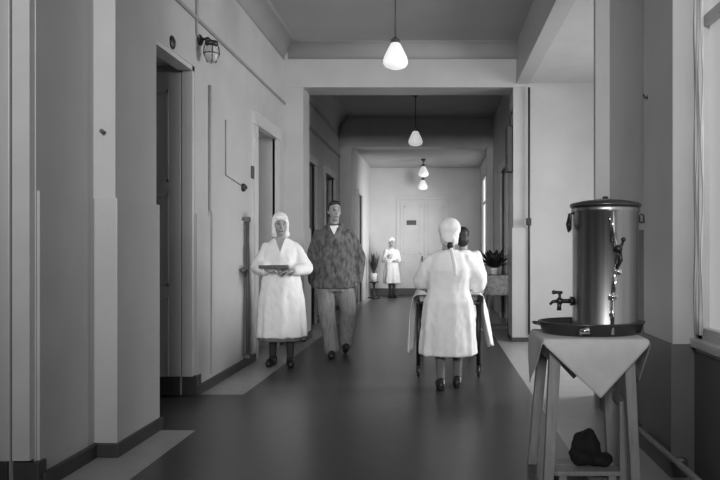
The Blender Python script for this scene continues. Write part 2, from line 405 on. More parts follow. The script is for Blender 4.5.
MB().tube([(.035, 0, 1.05), (.035, -.06, 1.05), (.04, -.2, 1.055)], .014).ball((.04, -.21, 1.055), .026).build('valve', M['dado'], r)
for z0, z1, q in ((1.58, 1.63, .06), (.09, .13, .07)): MB().box(0, q, -.04, .04, z0, z1).build('clamp', M['dado'], r)
# nail hole and hook
b = MB().tube([(-1.98, 4.32, 1.997), (-1.98, 4.285, 1.997)], .008, 8).ball((-1.98, 4.28, 1.997), .014, 10); o = b.build('wall_peg', M['dado']); meta(o, 'small dark peg on the front of the left pilaster', 'peg'); o.location.x = -.07
r = empty('wall_hook', (1.345, 4.43, 2.235), 'small dark hook on the shaded right pier', 'hook')
MB().tube([(.02, 0, 0), (-.03, 0, 0), (-.04, 0, .02)], .006, 8).build('prong', M['black'], r); MB().ball((-.012, 0, 0), (.006, .018, .02), 12).build('plate', M['black'], r)
# pillar fittings
b = MB().tube([(1.275, 9.69, .1), (1.275, 9.69, 3.52)], .016, 10)
meta(b.build('conduit', M['base']), 'dark vertical conduit along the right edge of the pillar', 'conduit')
r = empty('wall_switch', (1.265, 9.66, 1.66), 'small dark switch on the conduit of the right pillar', 'switch')
MB().box(-.035, .035, -.03, .02, -.05, .05, .008).build('plate', M['black'], r); MB().box(-.008, .008, -.045, -.028, -.02, .015, .002).build('toggle', M['darkm'], r)
r = empty('wall_box', (1.058, 9.84, 2.36), 'tall dark box hanging high on the inner side of the right pillar', 'box')
MB().box(-.085, .0, -.09, .09, 0, .64, .01).build('case', M['black'], r); MB().box(-.093, -.083, -.07, .07, .04, .6, .004).build('cover', M['black'], r)
MB().tube([(-.03, 0, .63), (-.03, 0, .8), (.0, 0, .86)], .012, 8).build('cable', M['base'], r)

# ------------------------------------------------------------------ stool, cloth, tray, water boiler
SX0, SX1, SY0, SY1, SZ = .575, 1.105, 3.70, 4.16, .795
r = empty('stool', ((SX0+SX1)/2, (SY0+SY1)/2, 0), 'pale worn wooden stool with splayed legs carrying the water boiler', 'stool')
ox, oy = r.location.x, r.location.y
MB().box(SX0-ox, SX1-ox, SY0-oy, SY1-oy, SZ-.04, SZ, .008).build('seat', M['wood'], r)
def leg(tx, ty, bx, by, w):
    b = MB(); t = SZ-.035; rr = []
    for z, x, y in ((0, bx, by), (t, tx, ty)):
        w2 = w*(.85 if z == 0 else 1)
        rr.append([Vector((x-ox+q*w2/2, y-oy+p*w2*.4, z)) for q, p in ((-1, -1), (1, -1), (1, 1), (-1, 1))])
    b.rings(rr)
    for f in b.b.faces: f.smooth = False
    o = b.build('leg', M['wood'], r); modify(o, ('BEVEL', dict(width=.004, segments=2)))
leg(.635, 3.76, .585, 3.70, .062); leg(.625, 4.10, .565, 4.16, .06); leg(1.025, 3.76, 1.05, 3.70, .058); leg(1.0, 4.10, 1.045, 4.16, .085)
b = MB()
b.box(.60-ox, 1.06-ox, 3.735-oy, 3.76-oy, SZ-.13, SZ-.04, .003); b.box(.60-ox, 1.04-ox, 4.10-oy, 4.125-oy, SZ-.13, SZ-.04, .003)
b.box(.61-ox, .635-ox, 3.75-oy, 4.11-oy, SZ-.13, SZ-.04, .003); b.box(1.02-ox, 1.045-ox, 3.75-oy, 4.11-oy, SZ-.13, SZ-.04, .003)
b.build('apron', M['wood'], r)
MB().box(1.025-ox, 1.05-ox, 3.73-oy, 4.13-oy, .40, .445, .004).build('stretcher', M['wood'], r)
MB().box(1.0-ox, 1.045-ox, 3.83-oy, 3.865-oy, .0, .44, .006).build('brace', M['wood'], r)
# cloth: square laid cornerwise
A = .55; cx, cy = .838, 3.92; hx, hy = (SX1-SX0)/2+.004, (SY1-SY0)/2+.004
n = 60; g = []
ang = PI/4+.03
for i in range(n+1):
    row = []
    for j in range(n+1):
        u = (i/n-.5)*2*A/math.sqrt(2); v = (j/n-.5)*2*A/math.sqrt(2)
        x = u*math.cos(ang)-v*math.sin(ang); y = u*math.sin(ang)+v*math.cos(ang)
        qx = max(-hx, min(hx, x)); qy = max(-hy, min(hy, y)); ex, ey = x-qx, y-qy
        e = math.hypot(ex, ey); z = SZ+.004
        if e > 0:
            nx, ny = ex/e, ey/e
            out = .022*(1-math.exp(-e*25))+.06*e+.010*math.sin(9*(x-y))*min(1, e*6)
            qx += nx*out; qy += ny*out; z -= max(0, e-.012*(1-math.exp(-e*60)))
        row.append(Vector((cx+qx, cy+qy, z)))
    g.append(row)
o = MB().sheet(g).build('cloth', M['cloth']); modify(o, ('SOLIDIFY', dict(thickness=.003, offset=1)))
meta(o, 'white cotton cloth hanging in a triangle over the front of the stool', 'cloth')
# tray
TZ = SZ+.008
r = empty('tray', (.868, 3.94, TZ), 'dark oval enamel tray under the boiler, on the white cloth', 'tray')
MB().lathe([(.001, 0), (.25, 0), (.275, .012), (.292, .055), (.300, .062), (.300, .070), (.290, .070), (.268, .02), (.25, .012), (.001, .012)], n=56, sy=.72).build('basin', M['tray'], r)
b = MB().tube([(-.29, -.04, .055), (-.325, -.02, .06), (-.325, .02, .06), (-.29, .04, .055)], .008, 8); b.build('handle', M['tray'], r)
b = MB().tube([(-.10, -.196, .02), (-.10, -.222, .035), (-.06, -.226, .04)], [.012, .016, .02], 12); b.build('spout', M['bright'], r)
# boiler
BX, BY, BZ = .952, 3.96, TZ+.013
r = empty('water_boiler', (BX, BY, BZ), 'tall polished cylindrical water boiler with tap and sight pipe', 'boiler')
R = .183
MB().lathe([(.14, 0), (R-.01, 0), (R, .01), (R+.004, .03), (R, .045), (R, .66), (R+.006, .668), (R+.006, .69), (R-.006, .70), (.1, .70)], n=72).build('tank', M['steel'], r)
MB().lathe([(R-.02, .695), (R+.014, .695), (R+.016, .705), (R+.010, .716), (.12, .732), (.04, .742), (.01, .743)], n=64).build('lid', M['tray'], r)
MB().lathe([(.016, .738), (.014, .746), (.018, .75), (.014, .756), (.004, .758)], n=20).build('lid_knob', M['black'], r)
for sx in (-1, 1):
    b = MB(); X = sx*(R+.004)
    b.tube([(X, -.04, .655), (X+.018, -.04, .65), (X+.02, -.04, .61), (X+.02, .04, .61), (X+.018, .04, .65), (X, .04, .655)] if sx > 0 else
           [(X, -.07, .66), (X-.022, -.07, .655), (X-.024, -.07, .57), (X-.024, -.02, .56), (X-.024, .02, .60), (X-.01, .02, .66)], .008 if sx < 0 else .005, 8)
    b.build('handle', M['black'], r)
# sight pipe in front
fy = -R-.03
b = MB()
b.tube([(-.012, fy, .0), (-.012, fy, .20)], .010); b.tube([(-.012, fy, .20), (-.004, fy, .30), (.012, fy, .38)], .008)
b.tube([(-.01, fy, .50), (-.014, fy, .665)], .014); b.tube([(.012, fy, .38), (.014, fy, .45), (-.006, fy, .52)], .012)
b.tube([(-.012, -R+.005, .11), (-.012, fy, .11)], .014); b.tube([(-.012, -R+.005, .62), (-.012, fy, .62)], .016)
b.build('sight_pipe', M['bright'], r)
b = MB(); b.box(-.032, .012, fy-.012, fy+.012, .195, .215, .004); b.ball((-.012, fy, .205), .016); b.tube([(-.006, fy+.004, .2), (.012, fy+.004, .335)], .006, 8); b.box(-.002, .034, fy-.016, fy+.008, .325, .35, .005); b.ball((.016, fy, .338), .02)
b.build('clamp', M['bright'], r)
b = MB(); b.tube([(.014, -R+.002, .46), (.014, fy-.01, .46)], .018); b.ball((.014, fy-.02, .46), .022); b.tube([(.014, fy-.03, .44), (.036, fy-.03, .50)], .008); b.ball((.038, fy-.03, .51), .013)
b.tube([(.010, fy, .36), (.030, fy-.01, .40), (.024, fy-.01, .45)], .011)
b.build('valve', M['black'], r)
# tap on the left
b = MB(); tz = .165
b.lathe([(.026, 0), (.026, .012), (.014, .016)], (-R-.016, 0, tz), 20, 'x')
b.tube([(-R+.004, 0, tz), (-R-.06, 0, tz), (-R-.085, 0, tz)], [.014, .012, .013]); b.ball((-R-.075, 0, tz), .021)
b.tube([(-R-.075, 0, tz), (-R-.078, 0, tz-.03), (-R-.078, 0, tz-.052)], [.013, .012, .014])
b.tube([(-R-.085, 0, tz), (-R-.115, 0, tz-.003), (-R-.13, 0, tz-.02)], [.011, .009, .008])
t = b.build('tap', M['darkm'], r)
b = MB(); b.tube([(-R-.075, 0, tz), (-R-.075, 0, tz+.045)], .008); b.tube([(-R-.105, 0, tz+.05), (-R-.06, 0, tz+.048)], .009); b.ball((-R-.108, 0, tz+.05), .012)
b.build('tap_handle', M['darkm'], t)

# dark bundle and board under the stool
r = empty('floor_board', (.86, 3.95, 0), 'low pale board lying on the floor under the stool', 'board')
b = MB(); b.box(-.22, .145, -.13, .0, .035, .06, .005); b.box(-.22, .145, .01, .13, .035, .06, .005); b.build('plank', M['wood'], r)
b = MB(); b.box(-.19, -.15, -.12, .12, 0, .036); b.box(.08, .12, -.12, .12, 0, .036); b.build('batten', M['wood'], r)
b = MB(); ball = b.ball((.835, 3.93, .155), (.085, .09, .095), 24); b.ball((.855, 3.92, .20), (.05, .06, .075), 20); b.ball((.80, 3.92, .13), (.06, .07, .06), 20); b.ball((.90, 3.93, .10), (.075, .08, .04), 20)
o = b.build('bundle', M['rag']); fuse(o, .008, 4)
flat = []
for p, q in [(v.co.copy(), v.normal.copy()) for v in o.data.vertices]:
    p += q*(noise.noise(p*16)*.016+noise.noise(p*38)*.006); flat += [p.x, p.y, max(p.z, .0625)]
o.data.vertices.foreach_set('co', flat); o.data.update()
meta(o, 'lumpy black bundle on the low board under the stool', 'bundle')
# pipe along near right wall base
b = MB().tube([(1.29, 2.9, .13), (1.29, 4.45, .13)], .018, 12)
for y in (3.1, 3.8, 4.4): b.tube([(1.29, y, .13), (1.34, y, .13)], .008, 8)
meta(b.build('wall_pipe', M['wood']), 'pale pipe running low along the near right wall', 'pipe')

# ------------------------------------------------------------------ trolley behind the back-turned nurse
TXc, TY0, TY1 = .115, 6.98, 8.72
r = empty('trolley', (TXc, (TY0+TY1)/2, 0), 'dark framed hospital trolley pushed by the back-turned nurse', 'trolley')
hy = (TY1-TY0)/2; hx = .30
b = MB()
for sx in (-1, 1): b.tube([(sx*hx, -hy, .74), (sx*hx, hy, .74)], .018); b.tube([(sx*hx, -hy+.05, .22), (sx*hx, hy-.05, .22)], .014)
for sy in (-1, 1): b.tube([(-hx, sy*hy, .74), (hx, sy*hy, .74)], .018); b.tube([(-hx, sy*(hy-.05), .22), (hx, sy*(hy-.05), .22)], .014)
b.build('frame', M['black'], r)
for sx in (-1, 1):
    for sy in (-1, 1):
        MB().tube([(sx*hx, sy*(hy-.02), .74), (sx*hx, sy*(hy-.02), .12)], .022, 12).build('leg', M['black'], r)
        w = MB().lathe([(.02, -.014), (.05, -.014), (.058, -.006), (.058, .006), (.05, .014), (.02, .014)], (sx*hx, sy*(hy-.02), .058), 24, 'x').build('wheel', M['black'], r)
        f = MB(); f.box(sx*hx-.024, sx*hx-.017, sy*(hy-.02)-.012, sy*(hy-.02)+.012, .045, .125); f.box(sx*hx+.017, sx*hx+.024, sy*(hy-.02)-.012, sy*(hy-.02)+.012, .045, .125); f.box(sx*hx-.024, sx*hx+.024, sy*(hy-.02)-.012, sy*(hy-.02)+.012, .115, .13)
        f.build('fork', M['darkm'], w)
MB().box(-hx+.01, hx-.01, -hy+.02, hy-.02, .75, .82, .02).build('mattress', M['cloth'], r)
b = MB().tube([(-.2, -hy+.0, .74), (-.2, -hy-.12, .92), (.2, -hy-.12, .92), (.2, -hy+.0, .74)], .014); b.build('push_bar', M['darkm'], r)
g = []; ny, nx = 70, 64
for i in range(ny+1):
    y = TY0-.02+(TY1-TY0+.04)*i/ny; row = []
    for j in range(nx+1):
        u = -.92+1.84*j/nx; q = max(-.325, min(.325, u)); e = abs(u)-.325
        x = q; z = .828+.004*math.sin(y*11+u*7)
        if e > 0:
            k = min(1, e*5); sg = 1 if u > 0 else -1
            x += sg*(.025+.11*e*(1.25 if sg > 0 else .6)+.026*k*math.sin(y*23+sg+u*2)); z -= e*(.98 if sg < 0 else .86+.08*math.sin(y*4.5))
        row.append(Vector((TXc+x, y+(.02*math.sin(u*14)*max(0, e)), z)))
    g.append(row)
o = MB().sheet(g).build('sheet', M['sheet']); modify(o, ('SOLIDIFY', dict(thickness=.004)))
meta(o, 'white sheet hanging down both sides of the trolley', 'sheet')

# ------------------------------------------------------------------ table with plants behind pillar, far stand
r = empty('side_table', (.90, 10.62, 0), 'dark small table behind the right pillar under a grey cloth', 'table')
MB().box(-.16, .24, -.22, .22, .86, .89, .005).build('top', M['darkdoor'], r)
for sx in (-.13, .21):
    for sy in (-.19, .19): MB().box(sx-.02, sx+.02, sy-.02, sy+.02, 0, .865, .003).build('leg', M['darkdoor'], r)
MB().box(-.15, .23, -.2, .2, .1, .13, .004).build('shelf', M['darkdoor'], r)
g = []
for i in range(31):
    row = []
    for j in range(41):
        u = -.78+1.56*j/40; v = -.52+1.04*i/30
        qx = max(-.205, min(.205, u)); qy = max(-.225, min(.225, v)); ex, ey = abs(u-qx), abs(v-qy); e = math.hypot(ex, ey)
        e = min(e, .44)
        x, y = qx+(.02+.015*math.sin(v*40))*(1 if u > 0 else -1)*(ex > 0), qy+(.02+.015*math.sin(u*45))*(1 if v > 0 else -1)*(ey > 0)
        row.append(Vector((.94+x, 10.62+y, .895-e)))
    g.append(row)
o = MB().sheet(g).build('tablecloth', M['gcloth']); modify(o, ('SOLIDIFY', dict(thickness=.003, offset=1)))
meta(o, 'grey mottled cloth draped over the small table behind the pillar', 'tablecloth')
r = empty('potted_plant', (.86, 10.6, .902), 'dark leafy plant on the small table behind the pillar', 'plant')
MB().lathe([(.045, 0), (.06, .07), (.072, .10), (.066, .10), (.05, .085), (.01, .08)], n=24).build('pot', M['scarf'], r)
b = MB(); random.seed(3)
for k in range(64):
    a = random.uniform(0, 2*PI); el = random.uniform(.25, 1.3); L = random.uniform(.16, .34)
    d = Vector((math.cos(a)*math.cos(el), math.sin(a)*math.cos(el), math.sin(el)))
    s0 = Vector((0, 0, .085)); w = d.cross(Vector((0, 0, 1))).normalized()*.035
    b.sheet([[s0, s0], [s0+d*L*.5-w, s0+d*L*.5+w+Vector((0, 0, .01))], [s0+d*L-w*.8+Vector((0, 0, -.02)), s0+d*L+w*.8+Vector((0, 0, -.02))], [s0+d*L*1.25+Vector((0, 0, -.05))]*2])
o = b.build('foliage', M['plant'], r); modify(o, ('SOLIDIFY', dict(thickness=.003)))
r = empty('flower_stand', (-1.66, 18.4, 0), 'small pale pot with upright dark leaves on dark stand, left of distant nurse', 'plant stand')
MB().lathe([(.15, 0), (.16, .03), (.05, .06), (.03, .12), (.03, .35), (.05, .40), (.13, .42), (.13, .44)], n=24).build('base', M['black'], r)
MB().lathe([(.06, .441), (.075, .55), (.09, .66), (.08, .66), (.07, .62), (.01, .62)], n=24).build('pot', M['cloth'], r)
b = MB(); random.seed(5)
for k in range(26):
    a = random.uniform(0, 2*PI); el = random.uniform(1.2, 1.52); L = random.uniform(.3, .52)
    d = Vector((math.cos(a)*math.cos(el), math.sin(a)*math.cos(el), math.sin(el))); s0 = Vector((0, 0, .62)); w = d.cross(Vector((0, 0, 1))).normalized()*.03
    b.sheet([[s0, s0], [s0+d*L*.5-w, s0+d*L*.5+w], [s0+d*L-w*.6, s0+d*L+w*.6], [s0+d*L*1.25]*2])
o = b.build('foliage', M['plant'], r); modify(o, ('SOLIDIFY', dict(thickness=.003)))

# ------------------------------------------------------------------ people
def V(*a): return Vector(a)
def hand(b, w, d, n, curl=.5, L=.17, side=1):
    """w wrist, d direction of the fingers, n back-of-hand normal; side: thumb side sign"""
    d = Vector(d).normalized(); n = (Vector(n)-d*Vector(n).dot(d)).normalized(); t = d.cross(n)*side
    w = Vector(w)
    b.cap(w, w+d*.03, .024, .028)
    for q in (-.026, -.009, .009, .026): b.cap(w+d*.02+t*q*.7, w+d*.082+t*q, .016, .0135)
    for q, l in ((-.030, .058), (-.010, .074), (.011, .080), (.031, .070)):
        p0 = w+d*.08+t*q; a1 = curl*.8; a2 = curl*2.0
        p1 = p0+(d*math.cos(a1)-n*math.sin(a1))*l*.55; p2 = p1+(d*math.cos(a2)-n*math.sin(a2))*l*.5
        b.cap(p0, p1, .0105, .0095); b.cap(p1, p2, .0095, .0078)
    p0 = w+d*.025+t*.024; p1 = p0+(d*.7+t*.75-n*.2).normalized()*.042; p2 = p1+(d*.95+t*.15-n*.35).normalized()*.034
    b.cap(p0, p1, .014, .012); b.cap(p1, p2, .0115, .009)
def head(b, c, rot=0.0):
    """c: centre of the skull, face towards -y turned by rot about z"""
    R_ = Matrix.Rotation(rot, 3, 'Z')
    def P(x, y, z): return Vector(c)+R_ @ Vector((x, y, z))
    b.ball(P(0, .008, .02), (.073, .092, .098), 24, R_)
    b.ball(P(0, -.020, -.045), (.056, .066, .075), 20, R_)
    b.ball(P(0, -.052, -.092), (.030, .030, .026), 16, R_)
    b.cap(P(0, -.086, .012), P(0, -.106, -.030), .009, .014); b.ball(P(0, -.094, -.034), (.019, .014, .011), 12, R_)
    for s in (-1, 1):
        b.ball(P(s*.074, .012, -.012), (.009, .018, .032), 12, R_); b.cap(P(s*.014, -.083, .028), P(s*.048, -.070, .026), .011, .009)
        b.ball(P(s*.040, -.058, -.028), (.022, .020, .022), 12, R_)
    b.cap(P(-.018, -.080, -.064), P(.018, -.080, -.064), .009, .009); b.cap(P(-.014, -.078, -.076), P(.014, -.078, -.076), .009, .009)
    return [P(s*.031, -.082, .004) for s in (-1, 1)], [P(q, -.086, -.070) for q in (-.018, -.006, .006, .018)], P
def foot(b, ankle, yaw=0, pitch=0, L=.25):
    a = Vector(ankle); R_ = Matrix.Rotation(yaw, 3, 'Z') @ Matrix.Rotation(pitch, 3, 'X')
    def P(x, y, z): return a+R_ @ Vector((x, y, z))
    b.cap(a, P(0, .035, -.045), .040, .036); b.cap(P(0, .03, -.045), P(0, -.10, -.048), .036, .040); b.cap(P(0, -.10, -.052), P(0, -.16, -.058), .040, .028)
    b.cap(a, P(0, -.09, -.04), .036, .034)
def paint(o, pts, rad, idx):
    z0 = min(q.z for q in pts)-.05
    for p in o.data.polygons:
        c = p.center
        if c.z < z0: continue
        for q in pts:
            if (c-q).length < rad: p.material_index = idx
def shoes(parent, ankles, mat, **k):
    for q in ankles:
        b = MB(); a = Vector(q[0]); R_ = Matrix.Rotation(q[1], 3, 'Z') @ Matrix.Rotation(q[2], 3, 'X')
        def P(x, y, z): return a+R_ @ Vector((x, y, z))
        b.cap(P(0, .035, -.045), P(0, -.10, -.048), .042, .046); b.cap(P(0, -.10, -.05), P(0, -.165, -.058), .046, .034); b.cap(P(0, .02, -.02), P(0, .03, -.05), .044, .044)
        b.cap(P(0, .04, -.075), P(0, .03, -.082), .034, .034); b.cap(P(0, -.06, -.078), P(0, -.16, -.082), .034, .028)
        o = b.build('shoe', mat, parent); fuse(o, .008, 3)
def body(name, loc, rz, H, J, label, group=None, face_rot=0., feet=None, hands=(), skin='skin'):
    """J: dict of joints"""
    b = MB()
    eyes, mouth, P = head(b, J['head'], face_rot)
    hc = Vector(J['head']); nk = Vector(J['neck'])
    b.cap(hc+V(0, .015, -.06), nk, .052, .058); b.cap(nk, nk+V(0, .01, -.06), .058, .075)
    ch, wa, pe = Vector(J['chest']), Vector(J['waist']), Vector(J['pelvis'])
    w = J.get('w', 1.0)
    b.loft([(nk.x, nk.y, nk.z-.03, .07*w, .06), (ch.x, ch.y, (ch.z+nk.z)/2+.04, .115*w, .08), (ch.x, ch.y, ch.z, .165*w, .115), (wa.x, wa.y, wa.z, .135*w, .10), (pe.x, pe.y, pe.z+.04, .165*w, .12), (pe.x, pe.y, pe.z-.08, .15*w, .11)], 32)
    for s in ('l', 'r'):
        b.limb([J['sh'+s], J['el'+s], J['wr'+s]], [.052*w, .040*w, .027])
        b.limb([J['hip'+s], J['kn'+s], J['an'+s]], [.088*w, .056*w, .037])
        b.cap(J['sh'+s], ch+V(0, 0, .05), .046*w, .075)
        b.cap(J['hip'+s], pe, .088*w, .10*w)
        f = (feet or {}).get(s, (0, 0)); foot(b, J['an'+s], *f)
        hd = J['hd'+s]; hand(b, J['wr'+s], hd[0], hd[1], hd[2], side=hd[3])
    o = b.build('person', [M[skin], M['feat'], M['stock']])
    fuse(o, .007, 4)
    paint(o, eyes, .0135, 1); paint(o, mouth, .009, 1)
    paint(o, [e+V(0, 0.006, .026) for e in eyes], .012, 1)
    o.location = loc; o.rotation_euler = (0, 0, rz)
    meta(o, label, 'person', group)
    return o, P
def garment(name, mat, parent, build, vox=.011, sm=3):
    b = MB(); build(b); o = b.build(name, mat, parent); fuse(o, max(vox, .014) if name in ('coat', 'pyjama_jacket', 'pyjama_trousers') else vox, sm)
    if name in ('coat', 'pyjama_jacket', 'pyjama_trousers'):
        pn = [(v.co.copy(), v.normal.copy()) for v in o.data.vertices]; flat = []
        for p, q in pn:                     # creases of worn cotton, mostly vertical
            p = p+q*(noise.noise(Vector((p.x*13, p.y*13, p.z*4)))*.010+noise.noise(Vector((p.x*24+p.z*9, p.y*24, p.z*13-p.x*8)))*.005)
            flat += [p.x, p.y, p.z]
        o.data.vertices.foreach_set('co', flat); o.data.update()
    return o

# --- nurse on the left, facing us, carrying a dark tray
HW = 0.045
J = dict(head=V(-.01, -.03, 1.545), neck=V(0, 0, 1.40), chest=V(0, .0, 1.22), waist=V(0, 0, 1.03), pelvis=V(0, .0, .88), w=1.05,
         shl=V(-.16, .0, 1.295), ell=V(-.245, -.02, 1.075), wrl=V(-.135, -.225, 1.065), hdl=((.9, -.25, .0), (0, -.2, 1), .5, 1),
         shr=V(.16, .0, 1.295), elr=V(.255, -.03, 1.065), wrr=V(.145, -.225, 1.045), hdr=((-.9, -.25, .02), (0, -.2, 1), .5, -1),
         hipl=V(-.09, 0, .86), knl=V(-.085, -.02, .48), anl=V(-.10, .02, .095), hipr=V(.09, 0, .86), knr=V(.10, -.05, .48), anr=V(.10, -.06, .095))
n1, P = body('person', (-1.715, 7.73, 0), .10, 1.68, J, 'nurse in white coat and cap walking towards us holding a dark folder', face_rot=.25, feet=dict(l=(-.15, 0), r=(.15, 0)))
paint_leg = lambda o, z: [setattr(p, 'material_index', 2) for p in o.data.polygons if p.center.z < z]
n1.data.materials[2] = M['dstock']; paint_leg(n1, .6)
def f(b):
    b.loft([(0, .0, 1.40, .085, .075), (0, 0, 1.365, .135, .09), (0, -.005, 1.295, .185, .12), (0, -.01, 1.2, .205, .145), (0, -.01, 1.08, .195, .14), (0, 0, 1.02, .19, .135),
            (0, 0, .92, .22, .16, .012), (0, 0, .7, .245, .185, .03), (0, -.01, .45, .262, .205, .05), (0, -.01, .325, .27, .215, .06), (0, -.01, .315, .265, .21, .06)], 72, 9, ph=.6)
    for s, e, w in ((V(-.155, 0, 1.29), V(-.25, -.02, 1.08), V(-.165, -.18, 1.065)), (V(.155, 0, 1.29), V(.262, -.03, 1.07), V(.18, -.18, 1.05))):
        b.limb([s, (s+e)/2+V(0, 0, .0), e, w], [.066, .078, .085, .06])
garment('coat', M['coat'], n1, f)
def f(b):      # dark hem of the dress under the coat
    b.loft([(0, -.005, .40, .22, .17, .03), (0, -.005, .285, .255, .2, .05), (0, -.005, .275, .25, .195, .05)], 60, 9, ph=.6)
garment('dress', M['stock'], n1, f)
b = MB(); b.rings([[V(-.055, -.118, 1.395), V(.045, -.118, 1.395), V(0, -.165, 1.25)], [V(-.055, -.06, 1.40), V(.045, -.06, 1.40), V(0, -.13, 1.25)]]); b.build('neckline', M['skin'], n1)
def f(b):
    R_ = Matrix.Rotation(.25, 3, 'Z'); c = Vector((-.01, -.03, 1.545))
    b.ball(c+R_ @ V(0, .026, .052), (.089, .100, .092), 24, R_); b.ball(c+R_ @ V(0, .055, -.02), (.086, .075, .10), 20, R_)
    for s in (-1, 1): b.cap(c+R_ @ V(s*.074, .0, .03), c+R_ @ V(s*.066, .01, -.09), .022, .025)
    b.cap(c+R_ @ V(-.05, -.07, .082), c+R_ @ V(.05, -.07, .082), .020, .020)
    b.cap(c+V(-.06, .03, -.10), c+V(.06, .03, -.10), .04, .04)
garment('head_scarf', M['scarf'], n1, f, .009)
shoes(n1, [(J['anl'], -.15, 0), (J['anr'], .15, 0)], M['shoe'])
# folder
r = empty('folder', (-1.735, 7.46, 1.085), 'dark flat folder held by the nurse at her waist', 'folder', rz=.1)
b = MB(); b.box(-.16, .14, -.02, .135, -.012, -.004, .002); b.box(-.16, .14, -.02, .135, .014, .022, .002); b.box(-.16, -.152, -.02, .135, -.012, .022, .002); b.build('cover', M['base'], r)
MB().box(-.15, .132, -.012, .13, -.004, .014).build('papers', M['stock'], r)

# --- patient in pyjamas
J = dict(head=V(.005, -.05, 1.735), neck=V(0, 0, 1.57), chest=V(0, 0, 1.36), waist=V(0, 0, 1.13), pelvis=V(0, 0, .95), w=1.12,
         shl=V(-.19, .0, 1.45), ell=V(-.255, .02, 1.17), wrl=V(-.235, -.03, .92), hdl=((.05, -.1, -1), (-1, -.1, 0), .35, 1),
         shr=V(.19, .0, 1.45), elr=V(.29, .06, 1.19), wrr=V(.265, .05, .94), hdr=((-.05, -.02, -1), (1, -.1, 0), .35, -1),
         hipl=V(-.10, 0, .92), knl=V(-.075, -.10, .52), anl=V(-.02, -.12, .095), hipr=V(.10, 0, .92), knr=V(.16, -.02, .52), anr=V(.13, .18, .12))
p1, P = body('person', (-1.235, 8.42, 0), .12, 1.86, J, 'tall man in dark mottled pyjama jacket walking beside the nurse', face_rot=.28, feet=dict(l=(-.05, 0), r=(.1, -.25)))
def f(b):
    b.loft([(0, .01, 1.585, .08, .07), (0, .01, 1.555, .125, .09), (0, 0, 1.48, .205, .125), (0, -.01, 1.36, .235, .16), (0, -.01, 1.15, .225, .155, .015), (0, 0, .95, .245, .17, .03), (0, 0, .825, .26, .18, .045), (0, 0, .81, .255, .175, .045)], 64, 7, ph=1.2)
    for s, e, w in ((V(-.185, 0, 1.445), V(-.265, .02, 1.17), V(-.245, -.02, .90)), (V(.185, 0, 1.445), V(.30, .06, 1.19), V(.275, .05, .93))):
        b.limb([s, (s+e)/2, e, w], [.072, .078, .076, .07])
    b.limb([V(-.085, -.03, 1.575), V(-.05, -.115, 1.51)], [.022, .03]); b.limb([V(.085, -.03, 1.575), V(.05, -.115, 1.51)], [.022, .03])
garment('pyjama_jacket', M['pyj'], p1, f)
b = MB(); b.rings([[V(-.05, -.125, 1.55), V(.05, -.125, 1.55), V(0, -.165, 1.45)], [V(-.05, -.06, 1.57), V(.05, -.06, 1.57), V(0, -.12, 1.45)]]); b.build('vest', M['coat'], p1)
def f(b):
    b.loft([(0, 0, .98, .19, .14), (0, 0, .86, .22, .155), (0, 0, .78, .20, .14)], 40)
    b.limb([V(-.105, 0, .86), V(-.085, -.09, .54), V(-.035, -.125, .22), V(-.03, -.125, .10)], [.115, .098, .088, .092])
    b.limb([V(.11, 0, .86), V(.175, -.01, .54), V(.15, .10, .25), V(.14, .15, .14)], [.115, .10, .09, .092])
garment('pyjama_trousers', M['pyt'], p1, f)
def f(b):
    c = Vector((.005, -.05, 1.735)); R_ = Matrix.Rotation(.28, 3, 'Z')
    b.ball(c+R_ @ V(0, .032, .050), (.079, .092, .080), 24, R_); b.ball(c+R_ @ V(0, .060, -.01), (.074, .060, .085), 20, R_)
    b.cap(c+R_ @ V(-.045, -.045, .092), c+R_ @ V(.04, -.05, .097), .024, .022)
    for s in (-1, 1): b.cap(c+R_ @ V(s*.070, -.01, .05), c+R_ @ V(s*.072, -.002, .0), .016, .011)
garment('hair', M['hair'], p1, f, .008)
shoes(p1, [(J['anl'], -.05, 0), (J['anr'], .1, -.25)], M['shoe'])

# --- nurse seen from behind, pushing the trolley (local frame faces -y, turned round)
J = dict(head=V(-.01, -.05, 1.435), neck=V(0, -.01, 1.28), chest=V(0, 0, 1.12), waist=V(0, 0, .94), pelvis=V(0, .0, .82), w=1.05,
         shl=V(-.15, .0, 1.155), ell=V(-.265, -.10, .965), wrl=V(-.20, -.34, .93), hdl=((.1, -1, -.1), (0, .1, 1), .9, 1),
         shr=V(.15, .0, 1.155), elr=V(.245, -.10, .965), wrr=V(.20, -.34, .93), hdr=((-.1, -1, -.1), (0, .1, 1), .9, -1),
         hipl=V(-.09, 0, .80), knl=V(-.085, -.06, .45), anl=V(-.085, -.04, .095), hipr=V(.09, 0, .80), knr=V(.075, .0, .45), anr=V(.07, .08, .095))
n2, P = body('person', (.105, 6.44, 0), PI, 1.55, J, 'nurse in white coat and headscarf seen from behind pushing the trolley', face_rot=.1, feet=dict(l=(-.1, 0), r=(.1, 0)))
paint_leg(n2, .55)
def f(b):
    b.loft([(0, .0, 1.27, .085, .075), (0, 0, 1.245, .14, .095), (0, .0, 1.19, .18, .12), (0, .01, 1.09, .205, .15), (0, .0, .97, .195, .145, .01), (0, 0, .90, .195, .145, .015),
            (0, .01, .80, .225, .175, .02), (0, .01, .6, .24, .19, .035), (0, .01, .42, .255, .205, .05), (0, .01, .32, .262, .21, .055), (0, .01, .31, .257, .205, .055)], 72, 10, ph=.2)
    for s, e, w in ((V(-.15, 0, 1.165), V(-.275, -.08, .985), V(-.21, -.30, .93)), (V(.15, 0, 1.165), V(.235, -.09, .985), V(.205, -.30, .93))):
        b.limb([s, (s+e)/2, e, w], [.07, .092, .094, .055])
    b.cap(V(-.275, -.06, .94), V(-.28, -.08, 1.0), .075, .08)
garment('coat', M['coat'], n2, f, .010, 2)
